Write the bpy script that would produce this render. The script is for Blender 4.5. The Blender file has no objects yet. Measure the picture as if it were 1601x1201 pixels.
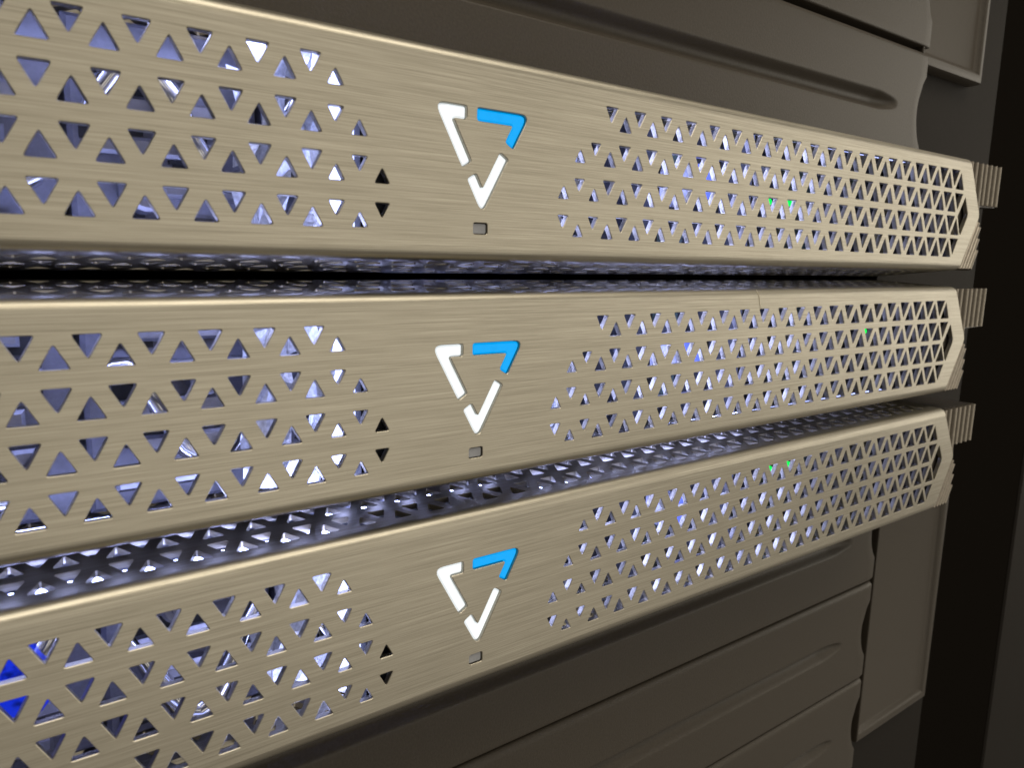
import bpy, bmesh, math, random
from mathutils import Vector, Matrix
from mathutils.geometry import delaunay_2d_cdt

S = 0.001                       # everything below is given in millimetres
scene = bpy.context.scene
COL = scene.collection

# ------------------------------------------------------------------ camera
cd = bpy.data.cameras.new('camera')
cam = bpy.data.objects.new('camera', cd)
COL.objects.link(cam)
R = [(0.85210664, -0.52335464, 0.00376711), (-0.07263294, -0.1253803, -0.98944643), (0.5183037, 0.84284026, -0.14485017)]
m = Matrix(((R[0][0], -R[1][0], -R[2][0]), (R[0][1], -R[1][1], -R[2][1]), (R[0][2], -R[1][2], -R[2][2]))).to_4x4()
m.translation = Vector((-117.608, -107.670, -34.9)) * S
cam.matrix_world = m
cd.sensor_fit = 'HORIZONTAL'
cd.sensor_width = 36.0
cd.lens = 36.0 * 1071.93 / 1601
cd.shift_x = (800.5 - 635.816) / 1601
cd.shift_y = -(600.5 - 589.318) / 1601
cd.clip_start = 0.005
cd.clip_end = 20
cd.dof.use_dof = True
cd.dof.focus_distance = 0.165
cd.dof.aperture_fstop = 32
scene.camera = cam

# ------------------------------------------------------------------ world, ceiling lamp, added fill lights, exposure
w = bpy.data.worlds.new('World')
scene.world = w
w.use_nodes = True
bg = w.node_tree.nodes['Background']
bg.inputs[0].default_value = (1.0, 0.9, 0.76, 1)
bg.inputs[1].default_value = 0.24


def area_lamp(name, loc, target, sx, sy, watts, color):
    l = bpy.data.lights.new(name, 'AREA')
    l.shape = 'RECTANGLE'; l.size = sx; l.size_y = sy; l.energy = watts; l.color = color
    o = bpy.data.objects.new(name, l)
    o.location = loc
    o.rotation_euler = (Vector(target) - Vector(loc)).to_track_quat('-Z', 'Y').to_euler()
    COL.objects.link(o)
    return o


area_lamp('ceiling_lamp', (0.15, -0.75, 1.25), (0.0, 0.0, -0.05), 1.5, 0.5, 16.0, (1.0, 0.92, 0.78))
area_lamp('front_fill', (0.55, -1.7, -0.15), (0.1, 0.0, -0.05), 2.4, 2.4, 16.0, (1.0, 0.93, 0.80))  # unseen panel added to even out brightness across the bezels
area_lamp('side_fill', (2.9, -0.95, 0.25), (0.15, 0.0, -0.05), 1.5, 1.6, 17.0, (1.0, 0.93, 0.80))  # unseen panel added to brighten the right ends of the bezels
scene.view_settings.view_transform = 'Standard'
scene.view_settings.look = 'None'
scene.view_settings.exposure = 0.0
scene.view_settings.gamma = 1.0
scene.render.engine = 'CYCLES'
scene.cycles.use_denoising = True
scene.cycles.max_bounces = 8
scene.cycles.sample_clamp_indirect = 6.0


# ------------------------------------------------------------------ materials
def new_mat(name):
    mt = bpy.data.materials.new(name)
    mt.use_nodes = True
    nt = mt.node_tree
    p = nt.nodes['Principled BSDF']
    return mt, nt, p


def node(nt, typ, **kw):
    n = nt.nodes.new(typ)
    for k, v in kw.items():
        if isinstance(k, str) and hasattr(n, k):
            setattr(n, k, v)
        else:
            n.inputs[k.replace('_', ' ')].default_value = v
    return n


def stretched_noise(nt, scale, detail=3.0, rough=0.55):
    tc = nt.nodes.new('ShaderNodeTexCoord')
    mp = nt.nodes.new('ShaderNodeMapping')
    mp.inputs['Scale'].default_value = scale
    nz = nt.nodes.new('ShaderNodeTexNoise')
    nz.inputs['Scale'].default_value = 1.0
    nz.inputs['Detail'].default_value = detail
    nz.inputs['Roughness'].default_value = rough
    nt.links.new(tc.outputs['Object'], mp.inputs['Vector'])
    nt.links.new(mp.outputs[0], nz.inputs['Vector'])
    return nz


def ramp(nt, src, p0, c0, p1, c1):
    r = nt.nodes.new('ShaderNodeValToRGB')
    r.color_ramp.elements[0].position = p0
    r.color_ramp.elements[1].position = p1
    r.color_ramp.elements[0].color = (*c0, 1) if len(c0) == 3 else c0
    r.color_ramp.elements[1].color = (*c1, 1) if len(c1) == 3 else c1
    nt.links.new(src, r.inputs[0])
    return r


def mat_brushed(name, dark, light, rough, aniso, bump, metal=1.0):
    mt, nt, p = new_mat(name)
    p.inputs['Metallic'].default_value = metal
    fine = stretched_noise(nt, (48, 5600, 5600), 4, 0.7)      # hair lines along the bezel
    wide = stretched_noise(nt, (16, 1900, 1900), 3, 0.6)         # broader bands of the brushing
    blot = stretched_noise(nt, (60, 160, 160), 2, 0.5)
    mx = nt.nodes.new('ShaderNodeMix'); mx.data_type = 'FLOAT'
    mx.inputs[0].default_value = 0.3
    nt.links.new(fine.outputs[0], mx.inputs[2]); nt.links.new(wide.outputs[0], mx.inputs[3])
    cr = ramp(nt, mx.outputs[0], 0.36, dark, 0.64, light)
    nt.links.new(cr.outputs[0], p.inputs['Base Color'])
    rr = nt.nodes.new('ShaderNodeMapRange')
    rr.inputs['From Min'].default_value = 0.3; rr.inputs['From Max'].default_value = 0.7
    rr.inputs['To Min'].default_value = rough - 0.012; rr.inputs['To Max'].default_value = rough + 0.012
    nt.links.new(blot.outputs[0], rr.inputs['Value'])
    nt.links.new(rr.outputs[0], p.inputs['Roughness'])
    p.inputs['Anisotropic'].default_value = aniso
    tx = nt.nodes.new('ShaderNodeCombineXYZ'); tx.inputs[0].default_value = 1.0
    nt.links.new(tx.outputs[0], p.inputs['Tangent'])
    bp = nt.nodes.new('ShaderNodeBump')
    bp.inputs['Strength'].default_value = bump
    bp.inputs['Distance'].default_value = 0.00004
    nt.links.new(mx.outputs[0], bp.inputs['Height'])
    nt.links.new(bp.outputs[0], p.inputs['Normal'])
    return mt


def mat_plain(name, color, rough=0.5, metal=0.0, grain=0.0, gscale=1500.0, vary=0.0, spec=0.5):
    mt, nt, p = new_mat(name)
    p.inputs['Roughness'].default_value = rough
    p.inputs['Metallic'].default_value = metal
    p.inputs['Specular IOR Level'].default_value = spec
    nz = stretched_noise(nt, (gscale, gscale, gscale), 3, 0.6)
    lo = tuple(c * (1 - vary) for c in color); hi = tuple(min(1, c * (1 + vary)) for c in color)
    cr = ramp(nt, nz.outputs[0], 0.3, lo, 0.7, hi)
    nt.links.new(cr.outputs[0], p.inputs['Base Color'])
    if grain:
        bp = nt.nodes.new('ShaderNodeBump')
        bp.inputs['Strength'].default_value = grain
        bp.inputs['Distance'].default_value = 0.00012
        nt.links.new(nz.outputs[0], bp.inputs['Height'])
        nt.links.new(bp.outputs[0], p.inputs['Normal'])
    return mt


def mat_glow(name, color, strength, base=(0.8, 0.8, 0.8), wisp=0.0):
    mt, nt, p = new_mat(name)
    p.inputs['Base Color'].default_value = (*base, 1)
    p.inputs['Roughness'].default_value = 0.3
    p.inputs['Specular IOR Level'].default_value = 0.15
    nz = stretched_noise(nt, (420, 420, 420), 3, 0.6)
    lo = tuple(c * (1 - wisp) for c in color)
    cr = ramp(nt, nz.outputs[0], 0.35, lo, 0.5, color)
    nt.links.new(cr.outputs[0], p.inputs['Emission Color'])
    p.inputs['Emission Strength'].default_value = strength
    return mt


M = dict(
    bezel=mat_brushed('brushed champagne aluminium', (0.265, 0.243, 0.193), (0.445, 0.414, 0.342), 0.42, 0.4, 0.75),
    latch=mat_plain('taupe latch metal', (0.21, 0.185, 0.15), 0.34, 0.8, 0.15, 900, 0.12),
    latch_body=mat_plain('dark latch body', (0.035, 0.029, 0.024), 0.5, 0.3, 0.15, 900, 0.12),  # shade of the grooves between ribs put into the body colour
    dark=mat_plain('dark anodised metal', (0.02, 0.02, 0.024), 0.4, 0.3, 0.2, 900, 0.2),
    black=mat_plain('matt black plastic', (0.012, 0.012, 0.014), 0.55, 0.0, 0.2, 1200, 0.2),
    filler=mat_plain('grained dark brown plastic', (0.037, 0.030, 0.0215), 0.48, 0.0, 0.6, 1400, 0.15, 0.22),
    rail=mat_plain('dark brown plastic', (0.012, 0.010, 0.008), 0.7, 0.0, 0.4, 1200, 0.12, 0.06),
    post=mat_plain('black painted steel', (0.006, 0.005, 0.004), 0.8, 0.0, 0.3, 1500, 0.2, 0.0),
    steel=mat_plain('grey zinc steel', (0.30, 0.30, 0.33), 0.42, 0.9, 0.3, 500, 0.15),
    foil=mat_plain('embossed aluminium foil', (0.50, 0.51, 0.53), 0.36, 0.85, 1.0, 1500, 0.25),
    polish=mat_plain('polished steel', (0.7, 0.7, 0.72), 0.14, 1.0, 0.0, 500, 0.05),
    carrier=mat_plain('slate grey plastic', (0.15, 0.15, 0.175), 0.35, 0.0, 0.25, 900, 0.15),
    copper=mat_plain('copper contact', (0.35, 0.12, 0.05), 0.35, 0.9, 0.1, 500, 0.1),
    board=mat_plain('green circuit board', (0.05, 0.075, 0.065), 0.4, 0.0, 0.2, 700, 0.4),
    chip=mat_plain('grey component', (0.22, 0.22, 0.24), 0.4, 0.2, 0.1, 900, 0.2),
    glow_white=mat_glow('backlit white diffuser', (0.84, 0.93, 1.0), 0.70, base=(0.55, 0.55, 0.55), wisp=0.14),
    glow_blue=mat_glow('backlit blue diffuser', (0.0, 0.38, 0.93), 0.84, base=(0.0, 0.12, 0.3), wisp=0.08),
    window=mat_plain('smoked clear plastic', (0.20, 0.205, 0.22), 0.2, 0.0, 0.0, 300, 0.1),
    led=mat_glow('cool white light strip', (0.42, 0.49, 1.0), 7.0),
    fill_margin=mat_glow('added cool fill bar', (0.46, 0.52, 1.0), 16.0),  # glow of bars added inside the bezel
    led_board0=mat_glow('added baffle glow', (0.42, 0.49, 1.0), 15.0),  # glow of baffles added in the right half
    led_board1=mat_glow('added baffle glow, weaker', (0.42, 0.49, 1.0), 11.0),
    led_board2=mat_glow('added baffle glow, weakest', (0.42, 0.49, 1.0), 3.0),
    fill_cover=mat_glow('added fill bar under the cover', (0.40, 0.47, 1.0), 30.0),
    fill_left=mat_glow('added fill bar under the cover, weaker', (0.40, 0.47, 1.0), 26.0),
    led_side=mat_glow('cool light strip, weaker', (0.42, 0.49, 1.0), 3.0),
    fill_dim=mat_glow('dim added fill bar', (0.40, 0.47, 1.0), 2.4),
    led_blue=mat_glow('blue lamp', (0.12, 0.18, 1.0), 1.3, base=(0.02, 0.03, 0.3)),
    led_green=mat_glow('green lamp', (0.0, 1.0, 0.10), 1.2, base=(0.0, 0.2, 0.03)),
    led_deep=mat_glow('deep blue lamp', (0.01, 0.04, 0.9), 0.6, base=(0.0, 0.01, 0.15), wisp=0.8),
    lint=mat_plain('pale lint', (0.8, 0.72, 0.55), 0.8),
)


# ------------------------------------------------------------------ mesh helpers (millimetres in, metres out)
class MB:
    def __init__(self):
        self.v = []; self.f = []; self.s = []

    def add(self, vs, fs, smooth=False):
        o = len(self.v)
        self.v += [tuple(p) for p in vs]
        self.f += [tuple(i + o for i in f) for f in fs]
        self.s += [smooth] * len(fs)
        return self

    def box(self, x0, x1, y0, y1, z0, z1, c=0.0):
        if c <= 0:
            vs = [(x, y, z) for x in (x0, x1) for y in (y0, y1) for z in (z0, z1)]
            return self.add(vs, [(0, 1, 3, 2), (4, 6, 7, 5), (0, 4, 5, 1), (2, 3, 7, 6), (0, 2, 6, 4), (1, 5, 7, 3)])
        # chamfered towards -Y (front) edge only
        pts = [(x0, z0), (x1, z0), (x1, z1), (x0, z1)]
        ins = [(x0 + c, z0 + c), (x1 - c, z0 + c), (x1 - c, z1 - c), (x0 + c, z1 - c)]
        vs = [(x, y0, z) for x, z in ins] + [(x, y0 + c, z) for x, z in pts] + [(x, y1, z) for x, z in pts]
        fs = [(0, 1, 2, 3), (11, 10, 9, 8)]
        for k in range(4):
            n = (k + 1) % 4
            fs += [(k, 4 + k, 4 + n, n), (4 + k, 8 + k, 8 + n, 4 + n)]
        return self.add(vs, fs)

    def tube(self, pts, r, n=10, cap=True, smooth=True):
        pts = [Vector(p) for p in pts]
        vs = []
        for i, p in enumerate(pts):
            d = (pts[min(i + 1, len(pts) - 1)] - pts[max(i - 1, 0)]).normalized()
            a = d.orthogonal().normalized() if abs(d.y) > 0.9 else d.cross(Vector((0, 1, 0))).normalized()
            b = d.cross(a).normalized()
            rr = r[i] if isinstance(r, (list, tuple)) else r
            for k in range(n):
                t = 2 * math.pi * k / n
                vs.append(p + a * math.cos(t) * rr + b * math.sin(t) * rr)
        fs = [(i * n + k, i * n + (k + 1) % n, (i + 1) * n + (k + 1) % n, (i + 1) * n + k)
              for i in range(len(pts) - 1) for k in range(n)]
        if cap:
            fs += [tuple(range(n))[::-1], tuple(range((len(pts) - 1) * n, len(pts) * n))]
        return self.add(vs, fs, smooth)

    def strip(self, profile, x0, x1, smooth=True, close=False):
        # profile: list of (y, z), swept along X
        vs = [(x0, y, z) for y, z in profile] + [(x1, y, z) for y, z in profile]
        n = len(profile)
        fs = [(k, k + 1, n + k + 1, n + k) for k in range(n - 1)]
        if close:
            fs += [(n - 1, 0, n, 2 * n - 1), tuple(range(n)), tuple(range(2 * n - 1, n - 1, -1))]
        return self.add(vs, fs, smooth)

    def build(self, name, mat, parent=None, org=(0, 0, 0), fix=True):
        me = bpy.data.meshes.new(name)
        me.from_pydata([((x - org[0]) * S, (y - org[1]) * S, (z - org[2]) * S) for x, y, z in self.v], [], self.f)
        me.polygons.foreach_set('use_smooth', self.s)
        if fix:
            bm = bmesh.new(); bm.from_mesh(me)
            bmesh.ops.remove_doubles(bm, verts=bm.verts, dist=1e-7)
            bmesh.ops.recalc_face_normals(bm, faces=bm.faces)
            for e in bm.edges:
                if len(e.link_faces) == 2 and e.calc_face_angle(0) > 0.7:
                    e.smooth = False
            bm.to_mesh(me); bm.free()
        me.materials.append(mat)
        o = bpy.data.objects.new(name, me)
        COL.objects.link(o)
        if parent is not None:
            o.parent = parent
        return o


def empty(name, loc, label, cat, group=None):
    o = bpy.data.objects.new(name, None)
    o.location = Vector(loc) * S
    o.empty_display_size = 0.02
    o['label'] = label; o['category'] = cat
    if group:
        o['group'] = group
    COL.objects.link(o)
    return o


def area2(p):
    return sum(p[i][0] * p[(i + 1) % len(p)][1] - p[(i + 1) % len(p)][0] * p[i][1] for i in range(len(p))) / 2


def rounded(poly, r, n=3):
    out = []
    rs = r if isinstance(r, (list, tuple)) else [r] * len(poly)
    N = len(poly)
    for i in range(N):
        p = Vector(poly[i]); a = Vector(poly[i - 1]) - p; b = Vector(poly[(i + 1) % N]) - p
        la, lb = a.length, b.length
        a.normalize(); b.normalize()
        ang = a.angle(b)
        if ang > 3.05:
            out.append(tuple(p)); continue
        t = min(rs[i] / math.tan(ang / 2), la * 0.6, lb * 0.6)
        p0, p1 = p + a * t, p + b * t
        for k in range(n + 1):
            s = k / n
            q = p0 * (1 - s) ** 2 + p * 2 * s * (1 - s) + p1 * s ** 2
            out.append(tuple(q))
    return out


def inset(poly, d):
    """Offset a polygon inwards by d (negative: outwards)."""
    if area2(poly) < 0:
        poly = poly[::-1]
    out = []
    N = len(poly)
    for i in range(N):
        p = Vector(poly[i]); e0 = (p - Vector(poly[i - 1])).normalized(); e1 = (Vector(poly[(i + 1) % N]) - p).normalized()
        n0 = Vector((-e0.y, e0.x)); n1 = Vector((-e1.y, e1.x))
        nn = n0 + n1
        k = 1.0 + n0.dot(n1)
        out.append(tuple(p + nn * (d / max(k, 0.25))))
    return out


def sheet(mb, outer, holes, fn, thick, ch, back=True):
    """A perforated sheet: outer and holes are 2-D outlines, fn(u, v, depth) gives the 3-D point."""
    vs = []; es = []
    loops = [outer] + [inset(h, -ch) for h in holes]
    for lp in loops:
        o = len(vs)
        vs += [Vector(p) for p in lp]
        es += [(o + k, o + (k + 1) % len(lp)) for k in range(len(lp))]
    rv, re, rf, _, _, _ = delaunay_2d_cdt(vs, es, [], 2, 1e-6)
    lid = [k for k, lp in enumerate(loops) for _ in lp]

    def solid(f):
        k = lid[f[0]]
        if k == 0 or lid[f[1]] != k or lid[f[2]] != k:
            return True
        cx = sum(rv[i][0] for i in f) / 3; cy = sum(rv[i][1] for i in f) / 3
        lp = loops[k]; ins = False
        for i in range(len(lp)):
            (xa, ya), (xb, yb) = lp[i - 1], lp[i]
            if (ya > cy) != (yb > cy) and cx < (xb - xa) * (cy - ya) / (yb - ya) + xa:
                ins = not ins
        return not ins
    rf = [f for f in rf if solid(f)]
    mb.add([fn(p[0], p[1], 0) for p in rv], [tuple(f) for f in rf])
    if back:
        mb.add([fn(p[0], p[1], thick) for p in rv], [tuple(reversed(f)) for f in rf])
    for h, big in zip(holes, loops[1:]):
        h = h if area2(h) > 0 else h[::-1]
        n = len(h)
        rings = [[fn(p[0], p[1], 0) for p in big], [fn(p[0], p[1], ch) for p in h], [fn(p[0], p[1], thick) for p in h]]
        v = [p for r in rings for p in r]
        f = [(j * n + k, j * n + (k + 1) % n, (j + 1) * n + (k + 1) % n, (j + 1) * n + k) for j in range(2) for k in range(n)]
        mb.add(v, f)


# ------------------------------------------------------------------ bezel numbers
A = 8.845                # pitch of the holes in a row
H = 7.656                # height of a row
GAP = 7.892              # how many pitches the logo area leaves between the two fields
XC = -A * GAP / 2        # middle of the bezel
ZC = -12.6
HALF = 19.3              # half the height of the front
ZT, ZB = ZC + HALF, ZC - HALF
RAD = 2.6
DEPTH = 25.0
SLOPE = 0.095            # top and bottom covers open slightly towards the rack
XTIP = 225.4
XCOR = 214.9


def hole_scale(u, r):
    if u < -0.3:
        return 0.345
    return 0.425 + 0.0085 * u + 0.00037 * u * u


def clip(poly, nx, nz, d):
    out = []
    for i in range(len(poly)):
        p, q = poly[i], poly[(i + 1) % len(poly)]
        a = p[0] * nx + p[1] * nz - d; b = q[0] * nx + q[1] * nz - d
        if a <= 0:
            out.append(p)
        if a * b < 0:
            t = a / (a - b)
            out.append((p[0] + (q[0] - p[0]) * t, p[1] + (q[1] - p[1]) * t))
    return out


def field_cells(extra):
    """Holes of the right-hand field as (u, row, outline) in bezel coordinates."""
    out = []
    start = {1: -0.5 if extra else 0.0, 2: -1.0, 3: -1.5, 4: -1.5}
    end = {1: 19.5, 2: 19.5, 3: 19.5, 4: 19.5}
    for r in (1, 2, 3, 4):
        u = start[r]
        while u <= end[r] + 0.01:
            down = abs((u + 0.5 * (r - 1)) - round(u + 0.5 * (r - 1))) < 0.01
            s = hole_scale(u, r)
            cx = A * u
            cz = -(r - 1) * H - (0 if down else H / 3)
            hw, up, dn = A / 2 * s, H / 3 * s, 2 * H / 3 * s
            if down:
                tri = [(cx - hw, cz + up), (cx, cz - dn), (cx + hw, cz + up)]
            else:
                tri = [(cx - hw, cz - up), (cx + hw, cz - up), (cx, cz + dn)]
            if r == 4 and u > 19.2:
                tri = clip(tri, 0.869, -0.494, 190.5 * 0.869 + 13 * 0.494 - 8.6)
            out.append(rounded(tri, 0.22, 2))
            u += 0.5
    out.append(rounded([(177.9, -6.6), (181.3, -12.1), (181.1, -13.6), (177.2, -19.9), (176.0, -18.9), (173.3, -13.4)], 0.35, 2))
    return out


def stroke(P, dl, ds, L1, L2, wd):
    """One cornered stroke of the emblem: corner P, long and short unit directions, width."""
    P = Vector(P); dl = Vector(dl).normalized(); ds = Vector(ds).normalized()
    k = wd / math.sin(math.radians(60))
    inner = P + (dl + ds) * k
    nl = (ds - dl * ds.dot(dl)).normalized() * wd
    ns = (dl - ds * ds.dot(dl)).normalized() * wd
    pts = [P, P + dl * L1, P + dl * L1 + nl, inner, P + ds * L2 + ns, P + ds * L2]
    return [tuple(p) for p in pts]


EA, EB, EC = (-45.7, -3.4), (-23.1, -3.4), (-34.4, -22.97)
def dv(a, b): return (b[0] - a[0], b[1] - a[1])
SR = [1.35, 0.55, 0.6, 0.35, 0.6, 0.55]
STROKES = [('white', stroke(EA, dv(EA, EC), dv(EA, EB), 12.9, 7.3, 2.45)),
           ('blue', stroke(EB, dv(EB, EA), dv(EB, EC), 12.9, 7.9, 2.4)),
           ('white', stroke(EC, dv(EC, EB), dv(EC, EA), 12.4, 7.4, 2.4))]
WIN = [(-36.5, -26.75), (-33.1, -26.75), (-33.1, -24.6), (-36.5, -24.6)]


def mirror(poly):
    return [(2 * XC - x, z) for x, z in poly]


def arc(sign):
    # profile of the rounded edge from the flat front to the cover, as (y, z)
    pts = []
    for k in range(9):
        t = math.radians(90 - 5.5) * k / 8
        pts.append((RAD - RAD * math.cos(t), ZC + sign * (HALF - RAD + RAD * math.sin(t))))
    return pts


def make_front(b, parent):
    outer = [(2 * XC - XTIP + 35, 0)]  # replaced below
    right = [(XCOR + XC, ZT - RAD), (XCOR + XC + 1.2, ZT - RAD - 1.4), (XTIP + XC, ZC + 0.8), (XTIP + XC + 0.1, ZC - 0.6), (XCOR + XC + 0.6, ZB + RAD)]
    outer = right[::-1] + mirror(right)
    holes = field_cells(b == 2) + [mirror(h) for h in field_cells(True)]
    holes += [rounded(s, SR, 5) for _, s in STROKES] + [rounded(WIN, 0.45, 3)]
    mb = MB()
    sheet(mb, outer, holes, lambda x, z, d: (x, d, z), 1.25, 0.12)
    for sg in (1, -1):
        pr = arc(sg)
        cor = XCOR if sg > 0 else XCOR + 0.6
        mb.strip(pr, 2 * XC - XC - cor, XC + cor, True)
        inn = [(y + (0.0 if k else 2.0), z) for k, (y, z) in enumerate(pr)]
    # side walls that follow the pointed ends
    for s in (1, -1):
        pts = [(XCOR + XC - 0.02, ZT - RAD)] + right + [(XCOR + XC + 0.58, ZB + RAD)]
        pts = [(p[0] if s > 0 else 2 * XC - p[0], p[1]) for p in pts]
        vs = [(x, 0, z) for x, z in pts] + [(x, 2.4, z) for x, z in pts]
        n = len(pts)
        mb.add(vs, [(k, k + 1, n + k + 1, n + k) for k in range(n - 1)])
        for sg in (1, -1):
            pr = arc(sg)
            cor = XCOR if sg > 0 else XCOR + 0.6
            x = XC + s * cor
            mb.add([(x, y, z) for y, z in pr] + [(x, 2.4, pr[0][1])], [tuple(range(len(pr) + 1))])
    return mb.build('front_panel', M['bezel'], parent, ORG)


def cover_holes():
    """Two-and-a-bit rows of triangles through the top and bottom covers, (x, y) outlines."""
    p, h = 7.95, 6.884
    out = []
    for r in range(3):
        for k in range(0, 50):
            for side in (1, -1):
                for t in (0, 0.5):
                    u = k + t
                    x0 = -4.0 + 0.5 * p * (r % 2) + p * u
                    x0 += 3.95 - 4.5 * 7.95 + (0.025 if r % 2 == 0 else 0)
                    if x0 > 172 or x0 < XC + 2.2:
                        continue
                    s = 0.50 + 0.004 * u
                    x = x0 if side > 0 else 2 * XC - x0
                    yc = 3.4 + h * r + (h / 3 if t == 0 else 2 * h / 3)
                    hw, a, b_ = p / 2 * s, h / 3 * s, 2 * h / 3 * s
                    if t == 0:
                        tri = [(x - hw, yc - a), (x + hw, yc - a), (x, yc + b_)]
                    else:
                        tri = [(x - hw, yc + a), (x, yc - b_), (x + hw, yc + a)]
                    out.append(rounded(tri, 0.2, 1))
    return out


COVER = cover_holes()


def make_cover(name, sg, parent):
    y0 = arc(sg)[-1][0]; z0 = arc(sg)[-1][1]
    xr = XC + XCOR - 0.1
    outer = [(2 * XC - xr, y0), (xr, y0), (xr, DEPTH), (2 * XC - xr, DEPTH)]

    def fn(x, y, d):
        return (x, y, z0 + sg * ((y - y0) * SLOPE - d))
    mb = MB()
    sheet(mb, outer, COVER, fn, 1.2, 0.06)
    return mb.build(name, M['bezel'], parent, ORG)


def make_latch(s, parent):
    """Ribbed end piece that fills the space beside the pointed end of the bezel."""
    def X(x): return x if s > 0 else 2 * XC - x
    mb = MB()
    z1, z2 = ZT - 0.9, ZB + 0.3
    body = [(172, z1), (208.7, z1), (208.6, -8.6), (195.6, -8.9), (195.0, -11.5), (194.8, -18.0), (194.0, -19.5), (193.8, -26.5), (193.2, -28.5), (192.2, z2), (172, z2)]
    n = len(body)
    pts = [(X(x), z) for x, z in body]
    for (a, c, lo, hi) in ((1.9, 20.0, 0, 0),):
        vs = [(x, a, z) for x, z in pts] + [(x, c, z) for x, z in pts]
        mb.add(vs, [tuple(range(n)), tuple(range(2 * n - 1, n - 1, -1))] + [(k, (k + 1) % n, n + (k + 1) % n, n + k) for k in range(n)])
    body_o = mb.build('side_latch', M['latch_body'], parent, ORG)

    def rib(path, wd=2.0, y0=0.4):
        m2 = MB()
        P = [Vector(p) for p in path]
        prof = [(-0.5, 2.6), (-0.48, 1.5), (-0.36, 0.6), (-0.18, 0.12), (0.0, 0.0), (0.18, 0.12), (0.36, 0.6), (0.48, 1.5), (0.5, 2.6)]
        vs = []
        for i, p in enumerate(P):
            d = (P[min(i + 1, len(P) - 1)] - P[max(i - 1, 0)]).normalized()
            nrm = Vector((-d.y, d.x))
            for a, yy in prof:
                q = p + nrm * a * wd
                vs.append((X(q.x), y0 + yy, q.y))
        k_ = len(prof)
        fs = [(i * k_ + j, i * k_ + j + 1, (i + 1) * k_ + j + 1, (i + 1) * k_ + j) for i in range(len(P) - 1) for j in range(k_ - 1)]
        fs += [tuple(range(k_)), tuple(range((len(P) - 1) * k_, len(P) * k_))]
        m2.add(vs, fs, True)
        return m2.build('rib', M['latch'], body_o, (0, 0, 0))
    for k in range(7):
        x = 182.2 + 4.08 * k
        if k < 3:
            pa = [(x, z1 + 0.1), (x, -8.0)]
            if k == 2:
                pa = [(x + 0.6, z1 + 0.1), (x + 0.7, -9.5), (x + 1.3, -13)]
        else:
            pa = [(x, z1 + 0.1), (x - 0.05 * (k - 3), -8.4)]
        o = rib(pa)
        o.location = Vector((-ORG[0], -ORG[1], -ORG[2])) * S
    dx, dz = -0.494, -0.869
    for j in range(5):
        off = 1.5 + 2.05 * j
        sx, sz = 190.5 + off * 0.869, -13.0 - off * 0.494
        L = (z2 + 0.2 - sz) / dz
        x_lim = 195.0
        t0 = max(0.0, (sx - x_lim) / -dx)
        if t0 > L - 1:
            continue
        o = rib([(sx + dx * t0, sz + dz * t0), (sx + dx * L, sz + dz * L)], 1.95, 0.5)
        o.location = Vector((-ORG[0], -ORG[1], -ORG[2])) * S
    return body_o


ORG = (XC, 0.0, ZC)
OFFS = [(0, 0, 0), (-0.13, -0.06, -44.45), (0.23, -0.92, -88.9)]
BLAB = ['brushed champagne metal bezel, topmost of the three, its top edge against the dark filler panels',
        'middle one of the three brushed champagne metal bezels, pale fibre on its top edge',
        'brushed champagne metal bezel, lowest of the three, above the dark grooved filler panels']


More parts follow.
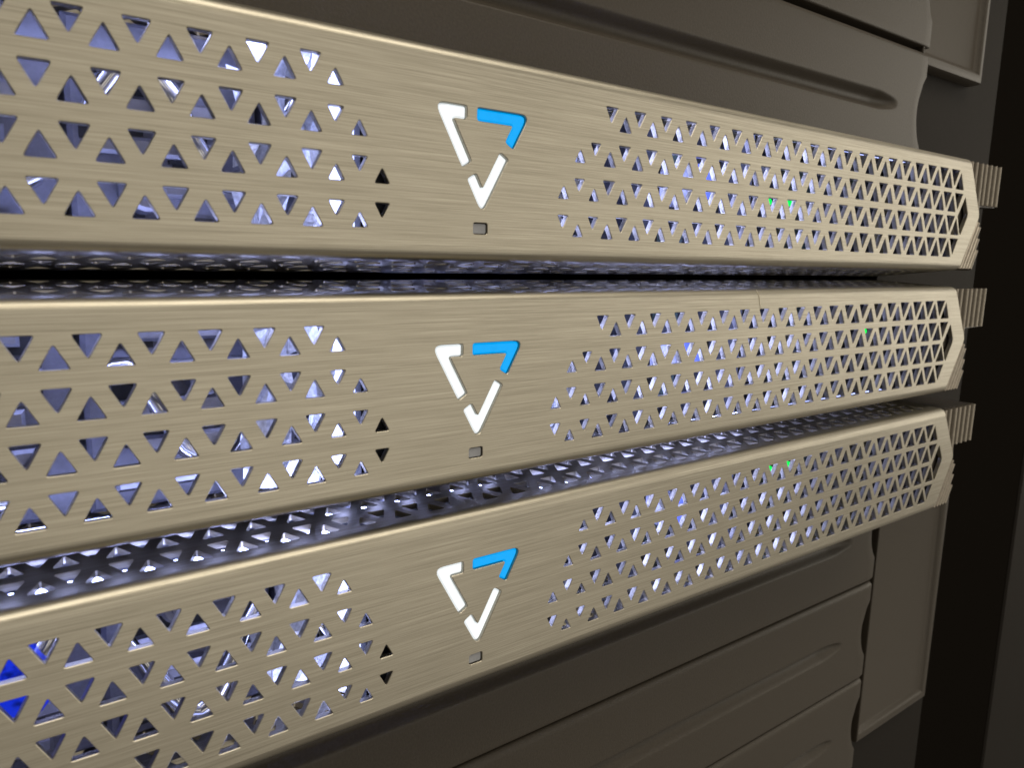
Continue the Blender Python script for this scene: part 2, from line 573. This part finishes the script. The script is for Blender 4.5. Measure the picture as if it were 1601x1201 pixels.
def make_bezel(b):
    off = OFFS[b]
    root = empty('server_bezel', (XC + off[0], off[1], ZC + off[2]), BLAB[b], 'bezel', 'perforated bezels with a lit triangle emblem')
    make_front(b, root)
    make_cover('top_cover', 1, root)
    make_cover('bottom_cover', -1, root)
    make_latch(1, root)
    make_latch(-1, root)
    for col, st in STROKES:
        p = inset(rounded(st, SR, 5), 0.1)
        mb = MB()
        ch = 0.35
        pin = inset(p, ch)
        if area2(p) < 0:
            p = p[::-1]
        n = len(p)
        yf = 0.3
        vs = [(x, yf, z) for x, z in pin] + [(x, yf + ch, z) for x, z in p] + [(x, 2.6, z) for x, z in p]
        tri, _, tf, _, _, _ = delaunay_2d_cdt([Vector(q) for q in pin], [(k, (k + 1) % n) for k in range(n)], [], 1, 1e-6)
        mb.add(vs, [(j * n + k, j * n + (k + 1) % n, (j + 1) * n + (k + 1) % n, (j + 1) * n + k) for j in range(2) for k in range(n)])
        mb.add([(q[0], yf, q[1]) for q in tri], [tuple(f) for f in tf])
        o = mb.build('emblem_stroke', M['glow_blue' if col == 'blue' else 'glow_white'], root, ORG)
        o['label'] = 'glowing %s stroke of the triangle emblem' % col
    wi = rounded(inset(WIN, 0.16), 0.35, 3)
    mb = MB()
    n = len(wi)
    mb.add([(x, 0.4, z) for x, z in wi] + [(x, 2.2, z) for x, z in wi], [tuple(range(n))] + [(k, (k + 1) % n, n + (k + 1) % n, n + k) for k in range(n)])
    mb.build('status_window', M['window'], root, ORG)
    # black lamp housing behind the emblem, light strips on its two ends, embossed foil left of it
    MB().box(-59.5, -17.0, 2.7, 15.0, -30.0, 5.2).build('lamp_housing', M['black'], root, ORG)
    for x0, x1 in ((-60.6, -59.5), (-17.0, -15.9)):
        MB().box(x0, x1, 5.0, 13.5, -27.0, 2.5).build('light_strip', M['led'] if x0 > -30 else M['led_side'], root, ORG)
    # glowing bars added behind the solid margins to light the left cavity
    for xa, xb, key in ((-84, -61, 'fill_margin'), (-150, -84, 'fill_dim')):
        for za, zb in ((4.0, 5.2), (-30.6, -29.4)):
            MB().box(xa, xb, 3.0, 4.6, za, zb).build('fill_bar', M[key], root, ORG)
    for xa, xb, key in ((-14, 70, 'fill_cover'), (70, 155, 'fill_dim'), (-150, -61, 'fill_left')):  # further bars added to glow through the cover holes
        for za, zb in ((4.5, 5.0), (-30.4, -29.9))[:1 if b == 2 else 2]:
            MB().box(xa, xb, 10.0, 10.9, za, zb).build('fill_bar', M[key], root, ORG)
    for za, zb in ((4.6, 5.1), (-30.4, -29.9)):  # bars added behind the housing to brighten the gaps between bezels
        MB().box(-61, -14, 17.0, 18.2, za, zb).build('fill_bar', M['fill_cover'], root, ORG)
    # baffles added in the right half to light the hole walls: dark towards the emblem, glowing on the side that faces away from it
    for k, x in enumerate((6, 27, 51, 66, 118)):
        bd = MB().box(x, x + 0.8, 9.0, 19.0, -29.0, 4.0).build('fill_baffle', M['black'], root, ORG)
        o = MB().box(x + 0.85, x + 1.1, 9.5, 18.5, -28.0, 3.0).build('light_strip', M['led_board%d' % min(k // 2, 2)], bd, (0, 0, 0))  # added glowing face of the baffle
        o.location = Vector((-ORG[0], -ORG[1], -ORG[2])) * S
    return root


# ------------------------------------------------------------------ servers behind the bezels
def make_server(b):
    rnd = random.Random(11 + b)
    off = OFFS[b]
    root = empty('rack_server', (XC + off[0], 30, ZC + off[2]),
                 ['slim grey rack server glimpsed through the topmost perforated bezel',
                  'slim grey rack server glimpsed through the middle perforated bezel',
                  'slim grey rack server glimpsed through the lowest perforated bezel'][b], 'server', 'rack servers behind the bezels')
    org = (XC, 30, ZC)
    z0, z1 = ZC - 20.6, ZC + 20.6
    MB().box(2 * XC - 182, 182, 31, 160, z0, z1).build('chassis', M['steel'], root, org)
    # drive carriers left of the logo
    x = -236.0
    k = 0
    while x < -62:
        wdt = 33.0
        mb = MB()
        mb.box(x, x + wdt - 1.2, 19.5, 31, z0 + 1.2, z1 - 1.2, 0.8)
        c = mb.build('drive_carrier', M['carrier'], root, org)
        c_off = Vector((-org[0], -org[1], -org[2])) * S
        lv = MB()
        zz = rnd.uniform(-6, 6) + ZC
        pts = []
        for i in range(15):
            t = i / 14
            pts.append((x + 3 + 25 * t, 17.5 - 3.0 * math.sin(math.pi * t), zz + 9 * math.sin(t * 5.2 + rnd.uniform(0, .2) + b)))
        lv.tube(pts, [1.5 + 0.7 * math.sin(math.pi * i / 14) for i in range(15)], 10)
        o = lv.build('latch_lever', M['polish'], c, (0, 0, 0)); o.location = c_off
        vb = MB()
        for j in range(5):
            zq = z0 + 5 + 6.6 * j
            vb.box(x + 4 + 3 * (j % 2), x + 24 + 3 * (j % 2), 17.0, 19.5, zq, zq + 3.0, 0.6)
        o = vb.build('vent_slat', M['steel'], c, (0, 0, 0)); o.location = c_off
        ob = MB()  # black boxes standing in for the shade of recesses
        for j in range(6):
            ox, oz = x + rnd.uniform(1, 22), ZC + rnd.uniform(-18, 12)
            ob.box(ox, ox + rnd.uniform(3, 9), 19.2 - 0.1 * j, 19.6, oz, oz + rnd.uniform(3, 8))
        o = ob.build('dark_patch', M['black'], c, (0, 0, 0)); o.location = c_off
        kb = MB()
        kx, kz = x + rnd.uniform(7, 26), ZC + rnd.uniform(-13, 13)
        kb.tube([(kx, 19.6, kz), (kx, 14.2, kz), (kx, 13.6, kz)], [3.4, 3.2, 2.6], 20)
        kb.tube([(kx, 13.65, kz), (kx, 13.0, kz)], [1.5, 1.3], 14)
        o = kb.build('release_button', M['polish'] if k % 2 else M['steel'], c, (0, 0, 0)); o.location = c_off
        x += wdt; k += 1
    if b == 2:
        m2 = MB().tube([(-119.0, 19.6, -12.0), (-119.0, 11.6, -12.0), (-119.0, 11.0, -12.0)], [6.6, 6.6, 5.6], 24)
        o = m2.build('lit_button', M['led_deep'], root, org)
        o['label'] = 'deep blue lit button at the left edge'
    # crumpled embossed foil shield between the carriers and the lamp housing
    def foil(name, xa, xb, seed, y_base):
        r2 = random.Random(seed)
        mb = MB(); nx, nz = 9, 8
        vs = []
        for i in range(nx):
            for j in range(nz):
                vs.append((xa + (xb - xa) * i / (nx - 1) + r2.uniform(-.9, .9), y_base + r2.uniform(-1.7, 1.7), z0 + 2.5 + (z1 - z0 - 5) * j / (nz - 1) + r2.uniform(-1.2, 1.2)))
        fs = []
        for i in range(nx - 1):
            for j in range(nz - 1):
                if r2.random() < 0.16:
                    continue
                fs.append((i * nz + j, i * nz + j + 1, (i + 1) * nz + j + 1, (i + 1) * nz + j))
        mb.add(vs, fs)
        return mb.build(name, M['foil'], root, org)
    foil('foil_shield', -79, -59, 5 + b, 12.5)
    foil('foil_shield', -9, 4, 25 + b, 12.0)
    # fins and ribs right of the logo
    fb = MB()
    for j in range(6):
        xx = 8 + 30 * j
        fb.box(xx, xx + 1.2, 20, 31, z0 + 1, z1 - 1)
        fb.box(xx + 1.2, xx + 20, 24 + (j % 3), 25.2 + (j % 3), ZC - 14 + 5 * (j % 4), ZC + 2 + 4 * (j % 3))
    fb.build('card_guide', M['dark'], root, org)
    MB().box(5, 181, 29.6, 31.2, z0 + .3, z1 - .3).build('front_plate', M['dark'], root, org)
    pb = MB().box(46, 168, 26.5, 28, ZC - 15, ZC + 15)
    p = pb.build('circuit_board', M['board'], root, org)
    for j in range(34):
        cx, cz = rnd.uniform(50, 160), ZC + rnd.uniform(-13, 11)
        ww, hh, dd = rnd.uniform(2, 8), rnd.uniform(1.5, 5), rnd.uniform(1, 4)
        o = MB().box(cx, cx + ww, 26.5 - dd, 26.45, cz, cz + hh, 0.3).build('component', M[rnd.choice(['chip', 'chip', 'carrier', 'steel', 'polish'])], p, (0, 0, 0))
        o.location = Vector((-org[0], -org[1], -org[2])) * S
    # indicator lamps
    greens = {0: [(90.6, -11.7), (101.8, -11.2)], 1: [(157.1, -9.7)], 2: [(102.8, -9.6), (113.8, -9.6)]}[b]
    for gx, gz in greens:
        m2 = MB().tube([(gx, 19.2, gz), (gx, 18.4, gz), (gx, 18.0, gz)], [1.2, 1.2, 0.7], 12)
        m2.build('indicator_lamp', M['led_green'], root, org)
    MB().tube([(42.5, 31, -10.8), (42.5, 9, -10.8), (42.5, 8, -10.8)], [5.2, 5.2, 4.6], 20).build('button_stem', M['carrier'], root, org)
    MB().tube([(42.5, 8.0, -10.8), (42.5, 7.2, -10.8)], [5.0, 4.2], 24).build('lit_button', M['led_blue'], root, org)
    return root


for b in range(3):
    make_bezel(b)
    make_server(b)


# ------------------------------------------------------------------ filler panels
YP = 28.0


def notch(z, za, zb):
    """How far the right edge is cut back at height z: a shallow bow between za and zb."""
    if za < z < zb:
        t = (z - za) / (zb - za)
        return 5.0 * math.sin(math.pi * t) ** 0.7
    return 0.0


def groove(x, z, zg, wd=3.7, dp=3.2, end=184.0):
    e = min(1.0, max(0.0, (end - x) / 13.0))
    e = e ** 0.5
    if e <= 0:
        return 0.0
    d = abs(z - zg) / (wd * (0.35 + 0.65 * e))
    if d >= 1:
        return 0.0
    return dp * e * (0.5 + 0.5 * math.cos(math.pi * d ** 1.3))


def filler(ztop, zbot, zg, label):
    root = empty('filler_panel', (0, YP, zbot), label, 'filler panel', 'dark grooved rack filler panels')
    xs = [-420, -200, 0, 80, 130, 155, 165] + [168 + 1.2 * k for k in range(18)] + [192, 197, 201, 204, 207.6]
    r = 1.3
    zs = [ztop, ztop - 0.15, ztop - 0.4, ztop - 0.8, ztop - 1.3, ztop - 1.8, ztop - 2.2, ztop - 5, ztop - 9]
    z = zg + 4.4
    zs += [ztop - 12]
    while z > zg - 4.4:
        zs.append(z); z -= 0.28
    k = zs[-1]
    for j in range(1, 18):
        zs.append(k + (zbot + r - k) * j / 18)
    zs += [zbot + r, zbot + 0.6, zbot + 0.3, zbot + 0.1, zbot]
    za, zb = zbot + 10.0, ztop - 9.5
    vs = []
    for z in zs:
        de = min(ztop - z, z - zbot)
        y = 0.0
        if ztop - z < 2.2:
            y = 2.2 - math.sqrt(max(0, 2.2 ** 2 - (2.2 - (ztop - z)) ** 2))
        elif z - zbot < 0.6:
            y = 0.6 - math.sqrt(max(0, 0.6 ** 2 - (0.6 - (z - zbot)) ** 2))
        for i, x in enumerate(xs):
            xx = x
            if x > 190:
                xx = x - notch(z, za, zb) * (x - 190) / 17.6
            yy = y + groove(x, z, zg)
            if i == len(xs) - 1:
                yy += 0.5
            vs.append((xx, YP + yy, z))
    n = len(xs)
    fs = [(a * n + i, a * n + i + 1, (a + 1) * n + i + 1, (a + 1) * n + i) for a in range(len(zs) - 1) for i in range(n - 1)]
    mb = MB().add(vs, fs, True)
    # returned edges give the moulding its thickness
    R_ = [vs[a * n + n - 1] for a in range(len(zs))]
    m_ = len(R_)
    mb.add(R_ + [(x, YP + 6, z) for x, y, z in R_], [(a, a + 1, m_ + a + 1, m_ + a) for a in range(m_ - 1)])
    for row, zz in ((0, ztop), (len(zs) - 1, zbot)):
        T = vs[row * n:(row + 1) * n]
        mb.add(T + [(x, YP + 6, zz) for x, y, z in T], [(a, a + 1, n + a + 1, n + a) for a in range(n - 1)])
    mb.build('panel_face', M['filler'], root, (0, YP, zbot))
    return root


G = 46.15
filler(53.2 + G, 53.2 + 1.8, 30.2 + G, 'dark brown filler panel at the top edge of the photo, above the other upper one')
filler(53.2, 7.4, 31.0, 'dark brown filler panel directly above the topmost bezel')
filler(-121.2, -165.9, -144.4, 'dark brown filler panel directly below the lowest bezel')
filler(-167.3, -212.1, -190.7, 'second dark filler panel below the lowest bezel')
filler(-213.5, -258.3, -236.4, 'third dark filler panel below the lowest bezel, near the bottom of the photo')
filler(-259.7, -304.9, -282.6, 'bottommost dark filler panel, cut off by the bottom edge of the photo')


# ------------------------------------------------------------------ rack
def tray(x0, x1, z0, z1, label, y=YP + 0.4):
    root = empty('rail_cover', (x0, y, z0), label, 'rail cover', 'raised covers on the rack rail')
    mb = MB()
    prof = [(0, 5.0), (0, 1.2), (0.5, 0.25), (1.6, 0.0), (3.2, 0.0), (4.0, 0.5), (5.0, 1.7), (6.2, 2.2)]
    rings = []
    for i, dd in prof:
        rings.append([(x0 + i * 0.25, y + dd, z0 + i), (x1 - i, y + dd, z0 + i), (x1 - i, y + dd, z1 - i), (x0 + i * 0.25, y + dd, z1 - i)])
    vs = [p for r in rings for p in r]
    fs = [(j * 4 + k, j * 4 + (k + 1) % 4, (j + 1) * 4 + (k + 1) % 4, (j + 1) * 4 + k) for j in range(len(rings) - 1) for k in range(4)]
    fs.append(tuple(range(len(vs) - 4, len(vs))))
    mb.add(vs, fs, True)
    mb.build('cover_plate', M['filler'], root, (x0, y, z0))
    return root


tray(202.5, 258.5, 48.6, 190, 'raised dark rail cover in the top right, beside the upper filler panels')
tray(209.2, 278.0, -246.5, -124, 'long raised dark rail cover beside the lower filler panels')

rack = empty('rack_cabinet', (240, 34, -320), 'black rack frame with a dark rail and side post along the right of the photo', 'rack')
ro = (240, 34, -320)
MB().box(196, 290, 33.6, 42, -420, 220).build('rail', M['rail'], rack, ro)
MB().box(290, 388, 34, 60, -420, 220, 1.5).build('side_post', M['post'], rack, ro)
MB().box(388, 520, 33, 44, -420, 220, 1.0).build('side_panel', M['rail'], rack, ro)
MB().box(520, 700, 42, 48, -420, 220).build('outer_panel', M['post'], rack, ro)
MB().box(-420, 240, 160.5, 164, -420, 220).build('rear_wall', M['post'], rack, ro)
MB().box(236, 240, 42.2, 160.3, -420, 220).build('inner_side_wall', M['post'], rack, ro)

# ------------------------------------------------------------------ lint
fib = MB().tube([(58.6, 0.7, -38.0), (58.9, -0.1, -39.8), (59.3, -0.15, -41.5), (59.9, -0.1, -43.2)], [0.04, 0.055, 0.05, 0.035], 6)
f = fib.build('lint_fibre', M['lint'])
f['label'] = 'short pale fibre lying over the top edge of the middle bezel'
f['category'] = 'fibre'
